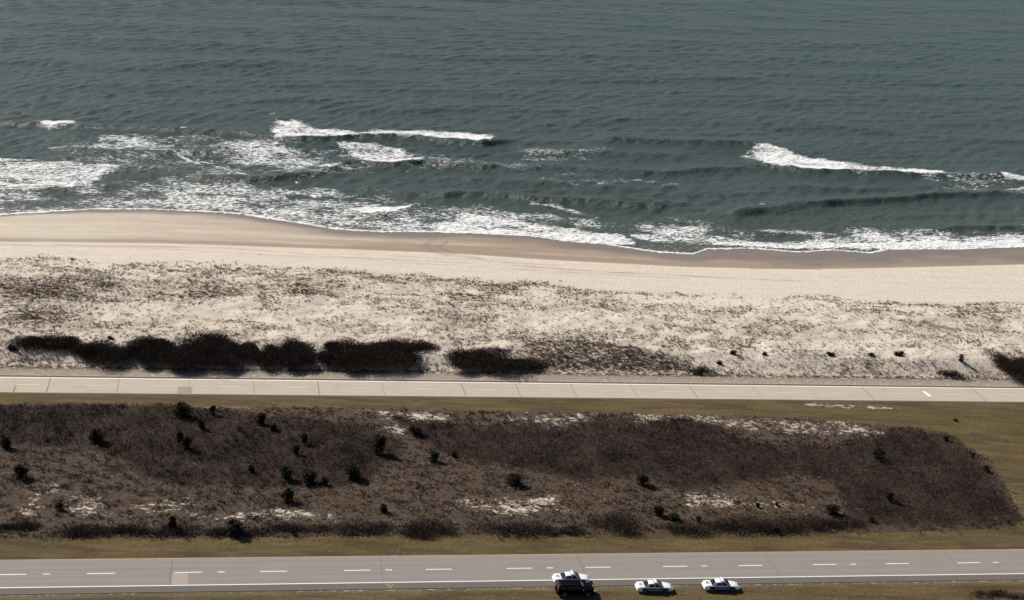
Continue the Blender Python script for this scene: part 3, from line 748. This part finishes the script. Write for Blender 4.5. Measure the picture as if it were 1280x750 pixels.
GL = 'grey leafless shrubs along the near edge of the median'
LOW = [
 (30,664,60,9,'low grey shrub at the far left of the row beside the near mown verge'),
 (97,672,70,17,'rounded grey leafless shrub by the near verge, just left of a grassy gap'),
 (158,671,58,14,'grey leafless shrub just right of the grassy gap in the row by the near verge'),
 (222,671,60,13,'wide low grey shrub around the slender reddish tree at the near verge'),
 (300,670,70,11,'low grey shrub around a dark cedar in the left part of the verge row'),
 (372,668,70,10,'faint low grey shrub right of the dark cedar in the verge row'),
 (445,670,72,15,'grey shrub at the left of the merged pair above the orange road arrow'),
 (522,671,76,24,'tall broad grey shrub, the largest lump above the orange road arrow'),
 (636,672,84,18,'rounded grey shrub standing clear between two gaps in the middle of the verge row'),
 (706,670,56,10,'low faint grey shrub just right of the rounded one in the middle of the row'),
 (772,669,64,28,'tall grey shrub sloping down right above the row of parked police cars'),
 (862,670,70,16,'dense grey shrub low on the verge right of a bare gap, under two dark cedars'),
 (926,668,76,24,'grey shrub above the right-hand parked police car, full and rounded'),
 (992,668,84,22,'pale grey twiggy shrub right of the police cars, under a dark green cedar'),
 (1046,664,60,14,'low pale shrub at the right end of the verge row beside the big thicket'),
 (1248,749,60,6,'brown low plants in the grass at the bottom right corner')]
for i, (px, py, w, hp, lab) in enumerate(LOW):
    s = pxm(px, py); rx = w/2/s*1.3; v = s*s*H/F_PX; h = max(.7, hp*.62/(s*.9)); ry = max(1.5, hp*.34/v+1.0)
    rt_ = dome_shrub('leafless_shrub', rx, ry, h, m_twig, 200+i, int(420*rx*ry/3+600), .34, .026, .86)
    put(rt_, px, py-ry*v*.75, lab, 'shrub', GL)
# tiny dark bushes on the dunes
GD = 'small dark bushes on the open dunes'
for i, (px, py, w, hp, lab) in enumerate([
 (917,443,13,7,'small black bush on the dune crest left of a bare pale slope'),
 (899,455,7,5,'tiny dark bush alone on bare sand below a larger black one'),
 (955,444,8,5,'tiny dark bush on the dune crest just right of the bare pale slope'),
 (1038,444,16,5,'flat dark bush on the dune crest in the right half'),
 (1122,443,22,5,'flat dark bush along the brow of a bare dune slope on the right'),
 (1201,452,12,14,'upright bluish dark bush on the scarp left of the right edge shrub'),
 (138,424,9,5,'tiny dark bush on sand just above the long hedge at left'),
 (1189,470,40,9,'low brown bush by the road verge left of the right edge shrub'),
 (1088,444,10,4,'speck of a dark bush between two flat ones on the right dunes'),
 (877,466,36,9,'brown grassy bush at the right end of the dense brown dune grass'),
 (12,437,20,9,'ragged dark bush at the far left edge beside the lone shrub')]):
    s = pxm(px, py); rt_ = dome_shrub('dune_bush', w/2/s, max(.5, w/3/s), hp/s*1.0, m_hedge, 300+i, int(60+w*22), .3, .05)
    put(rt_, px, py, lab, 'bush', GD)

def cedar(h, r_, m, seed, slim=False):
    root = empty('cedar_tree'); r = np.random.default_rng(seed); n_ = 1100
    MB().cyl((0, 0, -.15), (0.05, 0.03, h*.55), .09, .05, 8).build('trunk', m_bark, root)
    nl = 9; lz = np.sort(r.uniform(.14, .84, nl)); la = r.random(nl)*6.28; lr = r.uniform(.1, .42, nl)*r_
    prof = np.sqrt(np.clip(1-((lz-.42)/.62)**2, .1, 1)); C = np.stack([np.cos(la)*lr, np.sin(la)*lr, lz*h], 1); S = (prof*.62*r_)[:, None]*np.array([1, 1, 1.15]); S[:, 2] = np.maximum(S[:, 2], h*.14)
    pk = r.integers(0, nl, n_); D = r.normal(size=(n_, 3)); D /= np.linalg.norm(D, axis=1)[:, None]
    rad = r.random(n_)**.35*(1+.18*r.normal(size=n_)); P_ = C[pk]+D*S[pk]*rad[:, None]; P_[:, 2] = np.clip(P_[:, 2], .03*h, None)
    sz = .15*(.6+.8*r.random(n_))*(.6+.4*r_)
    a = D + r.normal(size=(n_, 3))*.6 + np.array([0, 0, .5]); a /= np.linalg.norm(a, axis=1)[:, None]
    sd_ = np.cross(a, r.normal(size=(n_, 3))); sd_ /= np.linalg.norm(sd_, axis=1)[:, None]+1e-6
    V = np.stack([P_-a*sz[:, None]*.4, P_+sd_*sz[:, None]*.6, P_+a*sz[:, None]*1.5, P_-sd_*sz[:, None]*.6], 1).reshape(-1, 3)
    T = np.repeat(np.clip(.5+(r.random(nl)[pk]-.5)*.5+r.normal(size=n_)*.2, 0, 1), 4)
    mesh_np('crown', V, np.arange(len(V)).reshape(-1, 4), m, root, attrs=dict(tint=T))
    return root
GC = 'cedars dotted over the median'
protos = {}
CED = [ # px, base y, w px, h px, rust, label
 (8,560,16,17,1,'dark rusty cedar at the very left edge of the median with a long shadow'),
 (25,597,20,19,0,'rounded dark cedar near the left edge, below the rusty one on the edge'),
 (121,552,19,19,1,'dark reddish cedar deep in the dark thicket right of a small pale sand spot'),
 (228,520,24,17,0,'broad dark cedar on the top edge of the median thicket at left'),
 (266,518,9,13,0,'thin leaning cedar on the sandy rim right of the broad top edge cedar'),
 (252,536,9,14,0,'slim cedar just below and between the two cedars on the rim'),
 (225,551,10,13,0,'small upright cedar, upper left one of a close pair'),
 (234,561,14,18,0,'fuller dark cedar, lower right one of the close pair left of the slim one'),
 (326,530,12,16,0,'dark cedar on the upper thicket slope with a dark shadow clump at its right'),
 (341,537,12,9,0,'low dark clump standing in for the shadow of the upper slope cedar'),  # cedar copy added in place of the neighbouring cedar's cast shadow
 (380,555,9,16,1,'slim reddish cedar in the middle of the left thicket'),
 (370,568,9,14,0,'slim dark cedar just below left of the slim reddish one'),
 (315,590,10,10,1,'small rust brown cedar at the lower edge of the left thicket'),
 (358,599,17,18,0,'rounded dark cedar at the left of a low row of three'),
 (386,604,20,18,0,'olive tinted wide cedar, middle of the low row of three'),
 (406,606,10,11,0,'small dark cedar at the right end of the low row of three'),
 (360,627,18,18,0,'green rounded cedar in open dead grass beside a white sand spot'),
 (473,567,17,27,0,'tallest forked cedar with bare lower trunk near the centre left'),
 (440,598,20,19,0,'large dark cedar with olive left side at the right end of the left thicket'),
 (519,543,16,12,1,'spreading reddish cedar at the top of the sandy tussocks'),
 (542,577,13,15,0,'dark green cedar in open tussocks right of the tallest one'),
 (568,571,9,7,0,'very small cedar right of the dark green one in open tussocks'),
 (74,637,10,10,1,'small rusty cedar beside the white sand patch at lower left'),
 (215,662,12,21,1,'tall thin reddish tree on the near verge shrub row at left'),
 (294,668,23,19,0,'wide dark cedar on the near verge row left of centre'),
 (366,668,7,8,1,'tiny dark cedar low on the verge row right of the wide one'),
 (479,640,11,12,1,'small rusty cedar with a sharp shadow above the tall grey shrub'),
 (642,606,20,15,0,'low wide olive cedar alone in the centre of the median'),
 (802,606,17,16,0,'round dark cedar alone right of centre with a separate shadow'),
 (823,644,14,15,0,'round dark cedar above the grey verge shrub over the middle police car'),
 (842,650,16,9,0,'low elongated cedar trailing right from the round one near the verge'),
 (873,652,8,8,0,'small dark cedar between the low elongated one and the pale sand flecks'),
 (947,634,6,7,0,'tiny dark cedar at the right end of the pale sand flecks'),
 (971,632,5,5,0,'speck of a cedar on the top of the right verge shrubs'),
 (969,666,8,9,0,'small dark cedar at the mown verge above and right of the last police car'),
 (1098,574,18,15,0,'spreading dark cedar in the upper part of the big right thicket'),
 (1112,626,12,13,1,'rusty red egg shaped cedar in the clearing of the right thicket'),
 (1041,643,20,14,0,'wide green cedar among the pale shrubs by the right sand patch'),
 (1089,652,7,7,1,'tiny rusty cedar low in the grass below the red egg shaped one'),
 (1182,551,7,7,0,'small dark cedar on the top rim of the right thicket'),
 (1216,572,7,7,0,'small dark cedar halfway down the curved right rim of the thicket'),
 (1233,590,8,9,0,'dark cedar lowest on the curved right rim of the thicket'),
 (1194,526,6,3,0,'tiny dark bushlet alone in the mown grass of the turn at right')]
for i, (px, py, w, hp, rust, lab) in enumerate(CED):
    s = pxm(px, py); h = max(.5, hp/(s*.9)*.97); r_ = w/2/s
    key = (rust, i % 3)
    if key not in protos:
        protos[key] = cedar(3.0, 1.0, m_rust if rust else m_cedar, 400+i); t = protos[key]
    else: t = copy_tree(protos[key])
    put(t, px, py, lab, 'cedar', GC, random.random()*6.28); t.scale = (r_*1.12, r_*1.12, h/3.0*.86)

# roadside marker stake
x, y, z = at(496, 693.5)
st_ = empty('marker_stake', (x, y, z)); tag(st_, 'thin pale leaning stake in the grass just above the near road', 'stake')
m_stake = mat('weathered_wood', (.50, .44, .34), .8)[0]; m_refl = mat('faded_reflector', (.62, .58, .50), .5)[0]
MB().cyl((0, 0, -.1), (.22, .05, .95), .035, .03, 8).build('post', m_stake, st_)
MB().box(.20, .26, 0, .1, .78, .95).build('reflector', m_refl, st_)

# ------------------------------------------------------------------ vehicles
m_carw, nt, b = mat('white_car_paint', (.80, .80, .80), .25, spec=.5); b.inputs['Coat Weight'].default_value = .5
nn = N(nt); nn.link(nn.mix(nn.ramp(nn.noise(nn.pos(), 2.5, 4, .6), .4, .8), (.82, .82, .81), (.70, .69, .67)), b.inputs['Base Color'])
m_navy, nt, b = mat('navy_blue_decal', (.012, .02, .07), .3)
m_black, nt, b = mat('black_car_paint', (.001, .001, .002), .5, spec=.05)
m_glass = mat('tinted_window_glass', (.008, .010, .013), .06, spec=.6)[0]
m_tyre = mat('tyre_rubber', (.012, .012, .012), .85)[0]
m_rim = mat('grey_wheel_rim', (.16, .16, .165), .4, .6)[0]
m_red = mat('red_lamp_lens', (.35, .015, .01), .25)[0]; m_blue = mat('blue_lamp_lens', (.02, .05, .45), .25)[0]
m_clear = mat('clear_lamp_lens', (.70, .72, .74), .15)[0]; m_trim = mat('dark_plastic_trim', (.015, .015, .016), .6)[0]
m_lb = mat('white_light_bar_housing', (.75, .76, .78), .3)[0]; m_mark = mat('dark_blue_roof_number', (.05, .06, .09), .5)[0]
m_wtxt = mat('white_decal_letters', (.30, .33, .40), .5)[0]

def ring(x, w, zb, zm, zt, crown, inset):
    """closed cross section of the lower body at station x"""
    return [(x, -w*.90, zb), (x, -w, zb+.16), (x, -w, zm), (x, -w*(1-inset*.4), zt-.05), (x, -w*(1-inset), zt), (x, -w*.45, zt+crown), (x, 0, zt+crown*1.25),
            (x, w*.45, zt+crown), (x, w*(1-inset), zt), (x, w*(1-inset*.4), zt-.05), (x, w, zm), (x, w, zb+.16), (x, w*.90, zb)]
def wheel(root, x, y, r_):
    s = 1 if y > 0 else -1
    w = MB().cyl((x, y-s*.11, r_), (x, y+s*.11, r_), r_, seg=24).build('wheel', m_tyre, root)
    MB().cyl((x, y+s*.10, r_), (x, y+s*.125, r_), r_*.62, r_*.55, seg=18).build('rim', m_rim, w)
def digits(mb, txt, x, y, z, h, w, slope=0.0):
    """block digits laid on the boot lid, read from behind (rear is -x)"""
    seg = {'0':'abcdef','1':'bc','2':'abged','3':'abgcd','4':'fgbc','5':'afgcd','6':'afgedc','7':'abc','8':'abcdefg','9':'abfgcd'}
    t = h*.2
    for i, ch in enumerate(txt):
        cy = y + (len(txt)/2-.5-i)*w*1.45
        L = {'a':(h/2,0,t,w),'g':(0,0,t,w),'d':(-h/2,0,t,w),'f':(h/4,w/2,h/2,t),'b':(h/4,-w/2,h/2,t),'e':(-h/4,w/2,h/2,t),'c':(-h/4,-w/2,h/2,t)}
        for s_ in seg[ch]:
            dx, dy, lx, ly = L[s_]; mb.box(x+dx-lx/2, x+dx+lx/2, cy+dy-ly/2, cy+dy+ly/2, z-.004, z+.006)
def sedan(number):
    root = empty('police_car')
    W = .97
    st = [(-2.70,.70,.42,.62,.80,.02,.10),(-2.62,.86,.30,.62,.92,.03,.12),(-2.40,.93,.27,.62,.99,.035,.14),(-1.95,.96,.25,.62,1.02,.03,.14),(-1.45,W,.22,.6,1.01,.02,.12),(-.5,W,.20,.6,1.0,.01,.11),(.6,W,.20,.6,.98,.01,.11),
          (1.05,W,.22,.6,.98,.02,.12),(1.6,.955,.24,.58,.93,.045,.16),(2.15,.93,.26,.55,.86,.05,.18),(2.50,.86,.28,.52,.78,.045,.2),(2.66,.74,.34,.50,.68,.02,.2)]
    MB().loft([ring(*s) for s in st]).build('body', m_carw, root, True)
    # navy decal panels on both flanks, proud of the paint
    for s in (-1, 1):
        ins = .003
        pts = lambda x0, x1, z0, z1, m, nm, off: MB().slab([(x0, s*(W+off), z0), (x1, s*(W+off), z0), (x1, s*(W+off-.012), z1), (x0, s*(W+off-.012), z1)], .008).build(nm, m, root)
        pts(-1.98, 1.95, .20, .86, m_navy, 'side_decal', .006)
        lt = MB()
        lt.box(-1.1, 1.05, s*(W+.012)-.006, s*(W+.012)+.006, .48, .505)
        for i in range(9):
            x0 = -1.05+i*.235
            lt.box(x0, x0+.15, s*(W+.012)-.006, s*(W+.012)+.006, .50, .66)
        lt.build('side_lettering', m_wtxt, root)
    # greenhouse
    b0, b1 = -1.62, 1.22; t0, t1 = -.98, .50; zb, zt = .99, 1.40; wb, wt = .84, .62
    MB().hexa([(b0, -wb, zb), (b1, -wb, zb), (b1, wb, zb), (b0, wb, zb), (t0, -wt, zt), (t1, -wt, zt), (t1, wt, zt), (t0, wt, zt)]).build('cabin_core', m_trim, root)
    MB().slab([(b1-.02, -wb+.08, zb+.03), (b1-.02, wb-.08, zb+.03), (t1+.03, wt-.05, zt-.02), (t1+.03, -wt+.05, zt-.02)], .03).build('windshield', m_glass, root)
    MB().slab([(b0+.02, -wb+.10, zb+.03), (b0+.02, wb-.10, zb+.03), (t0-.03, wt-.07, zt-.02), (t0-.03, -wt+.07, zt-.02)], .03).build('rear_window', m_glass, root)
    def lerp(a, b_, t): return a+(b_-a)*t
    for s in (-1, 1):
        def q(u0, u1, v0=.08, v1=.92):
            f = lambda u, v: (lerp(lerp(b0, b1, u), lerp(t0, t1, u), v), s*(lerp(wb, wt, v)+.004), lerp(zb, zt, v))
            return [f(u0, v0), f(u1, v0), f(u1, v1), f(u0, v1)]
        MB().slab(q(.20, .52), .024).build('side_window', m_glass, root); MB().slab(q(.56, .88), .024).build('side_window', m_glass, root)
        for u0, u1 in ((0.0, .19), (.522, .558), (.90, 1.0)): MB().slab(q(u0, u1, 0, 1), .036).build('pillar', m_carw, root)
        MB().box(.80, 1.0, s*1.03-.10, s*1.03+.10, .98, 1.12, .03).build('side_mirror', m_trim, root)
    rr = [(-1.02,.60,1.385,.0),(-.85,.63,1.40,.045),(-.2,.64,1.405,.06),(.35,.635,1.40,.05),(.54,.60,1.385,.0)]
    MB().loft([[(x, -w, z-.012), (x, -w*.96, z+c*.4), (x, -w*.5, z+c), (x, 0, z+c*1.15), (x, w*.5, z+c), (x, w*.96, z+c*.4), (x, w, z-.012)] for x, w, z, c in rr]).build('roof', m_carw, root, True)
    # dark plate put in for the shade around the light bar
    MB().box(-.20, .27, -.56, .56, 1.455, 1.485).build('light_bar_shade', m_trim, root)
    lb = MB().box(-.14, .20, -.64, .64, 1.52, 1.66, .035).build('light_bar', m_lb, root)
    MB().box(-.145, .205, .36, .63, 1.545, 1.635).build('lamp_lens', m_red, lb); MB().box(-.145, .205, -.63, -.36, 1.545, 1.635).build('lamp_lens', m_blue, lb)
    MB().box(-2.78, -2.60, -.88, .88, .38, .62, .05).build('bumper', m_carw, root); MB().box(2.58, 2.74, -.84, .84, .34, .56, .05).build('bumper', m_carw, root)
    MB().box(2.62, 2.70, -.42, .42, .56, .68).build('grille', m_trim, root)
    for s in (-1, 1):
        MB().box(2.50, 2.68, s*.62-.16, s*.62+.16, .58, .72, .02).build('headlight', m_clear, root)
        MB().box(-2.70, -2.60, s*.66-.18, s*.66+.18, .66, .84, .02).build('taillight', m_red, root)
        for x in (-1.55, 1.62): wheel(root, x, s*.88, .34)
    for x in (-1.55, 1.62):
        for s in (-1, 1): MB().cyl((x, s*(W-.02), .38), (x, s*(W+.006), .38), .42, seg=20).build('wheel_arch', m_trim, root)
    for i, ch in enumerate(number):
        dg = MB(); digits(dg, ch, -2.12, .18-.36*i, 1.062, .42, .25); dg.build('unit_digit', m_mark, root)
    return root
def suv():
    root = empty('black_suv'); W = 1.02
    st = [(-2.78,.82,.50,.8,1.12,.01,.06),(-2.72,.95,.38,.8,1.18,.01,.06),(-2.3,1.0,.32,.8,1.20,.01,.06),(-.6,W,.30,.8,1.20,.01,.06),(.9,W,.30,.8,1.20,.02,.08),(1.35,W,.32,.8,1.20,.05,.12),(2.0,1.0,.34,.78,1.16,.06,.14),(2.55,.95,.36,.74,1.10,.05,.16),(2.76,.84,.42,.70,.98,.02,.16)]
    MB().loft([ring(*s) for s in st]).build('body', m_black, root, True)
    b0, b1, t0, t1, zb, zt, wb, wt = -2.74, 1.32, -2.52, .72, 1.19, 1.86, .95, .78
    MB().hexa([(b0, -wb, zb), (b1, -wb, zb), (b1, wb, zb), (b0, wb, zb), (t0, -wt, zt), (t1, -wt, zt), (t1, wt, zt), (t0, wt, zt)]).build('cabin_core', m_black, root)
    MB().slab([(b1-.01, -wb+.08, zb+.04), (b1-.01, wb-.08, zb+.04), (t1+.02, wt-.05, zt-.03), (t1+.02, -wt+.05, zt-.03)], .03).build('windshield', m_glass, root)
    MB().slab([(b0, -wb+.12, zb+.08), (b0, wb-.12, zb+.08), (t0-.01, wt-.10, zt-.08), (t0-.01, -wt+.10, zt-.08)], .03).build('rear_window', m_glass, root)
    lerp = lambda a, b_, t: a+(b_-a)*t
    for s in (-1, 1):
        def q(u0, u1, v0=.1, v1=.88):
            f = lambda u, v: (lerp(lerp(b0, b1, u), lerp(t0, t1, u), v), s*(lerp(wb, wt, v)+.004), lerp(zb, zt, v))
            return [f(u0, v0), f(u1, v0), f(u1, v1), f(u0, v1)]
        for a, c_ in ((.05, .30), (.33, .60), (.63, .92)): MB().slab(q(a, c_), .022).build('side_window', m_glass, root)
        MB().box(-2.2, .3, s*.66-.025, s*.66+.025, 1.94, 1.985).build('roof_rail', m_trim, root)
        MB().box(.86, 1.06, s*1.12-.12, s*1.12+.12, 1.22, 1.42, .03).build('side_mirror', m_rim, root)
        MB().box(2.62, 2.80, s*.68-.2, s*.68+.2, .82, 1.0, .02).build('headlight', m_clear, root)
        MB().box(-2.82, -2.72, s*.86-.08, s*.86+.08, .85, 1.25, .02).build('taillight', m_red, root)
        for x in (-1.75, 1.75):
            wheel(root, x, s*.93, .41); MB().cyl((x, s*(W-.02), .45), (x, s*(W+.006), .45), .49, seg=20).build('wheel_arch', m_trim, root)
    rr = [(-2.54,.76,1.855,.0),(-2.3,.80,1.87,.05),(-.8,.81,1.875,.065),(.4,.80,1.865,.05),(.76,.76,1.85,.0)]
    MB().loft([[(x, -w, z-.012), (x, -w*.96, z+c*.4), (x, -w*.5, z+c), (x, 0, z+c*1.15), (x, w*.5, z+c), (x, w*.96, z+c*.4), (x, w, z-.012)] for x, w, z, c in rr]).build('roof', m_black, root, True)
    MB().box(-2.92, -2.70, -.92, .92, .45, .70, .05).build('bumper', m_black, root); MB().box(2.66, 2.86, -.92, .92, .42, .68, .05).build('bumper', m_black, root)
    MB().box(2.72, 2.80, -.46, .46, .72, 1.0).build('grille', m_rim, root)
    return root
GP = 'white police sedans parked in line on the near shoulder'
for num, px, py, rz, lab in (('52', 713.5, 727.5, 0, 'white and blue police sedan half on the road, partly hidden behind the black SUV'),
                         ('23', 817.0, 737.8, -.03, 'white and blue police sedan on the grass, middle one of the three'),
                         ('62', 900.5, 736.0, -.03, 'white and blue police sedan on the grass, farthest right of the three')):
    c_ = sedan(num); x, y, z = at(px, py); c_.location = (x, y, .0); c_.rotation_euler = (0, 0, rz); tag(c_, lab, 'police car', GP)
s_ = suv(); x, y, z = at(718.5, 742.5); s_.location = (x, y, 0); s_.rotation_euler = (0, 0, -.02); tag(s_, 'black SUV parked on the grass shoulder in front of a white police sedan', 'suv')

# ------------------------------------------------------------------ light
AZ, EL = R(-47), R(39)
w = bpy.data.worlds.new('World'); scene.world = w; w.use_nodes = True; nt = w.node_tree
sky = nt.nodes.new('ShaderNodeTexSky'); sky.sky_type = 'NISHITA'; sky.sun_disc = False; sky.sun_elevation = EL; sky.sun_rotation = AZ; sky.dust_density = .9; sky.air_density = .95
bg = nt.nodes['Background']; nt.links.new(sky.outputs[0], bg.inputs[0]); bg.inputs[1].default_value = .05
L = bpy.data.lights.new('sun', 'SUN'); L.energy = 5.0; L.angle = R(.5); L.color = (1, .945, .875)
lo_ = bpy.data.objects.new('sun', L); COL.objects.link(lo_)
sd_ = Vector((math.sin(AZ)*math.cos(EL), math.cos(AZ)*math.cos(EL), math.sin(EL)))
lo_.rotation_euler = sd_.to_track_quat('Z', 'Y').to_euler()
vs = scene.view_settings; vs.view_transform = 'Standard'; vs.look = 'None'; vs.gamma = 1; vs.exposure = .40; vs.use_curve_mapping = False
scene.cycles.max_bounces = 4
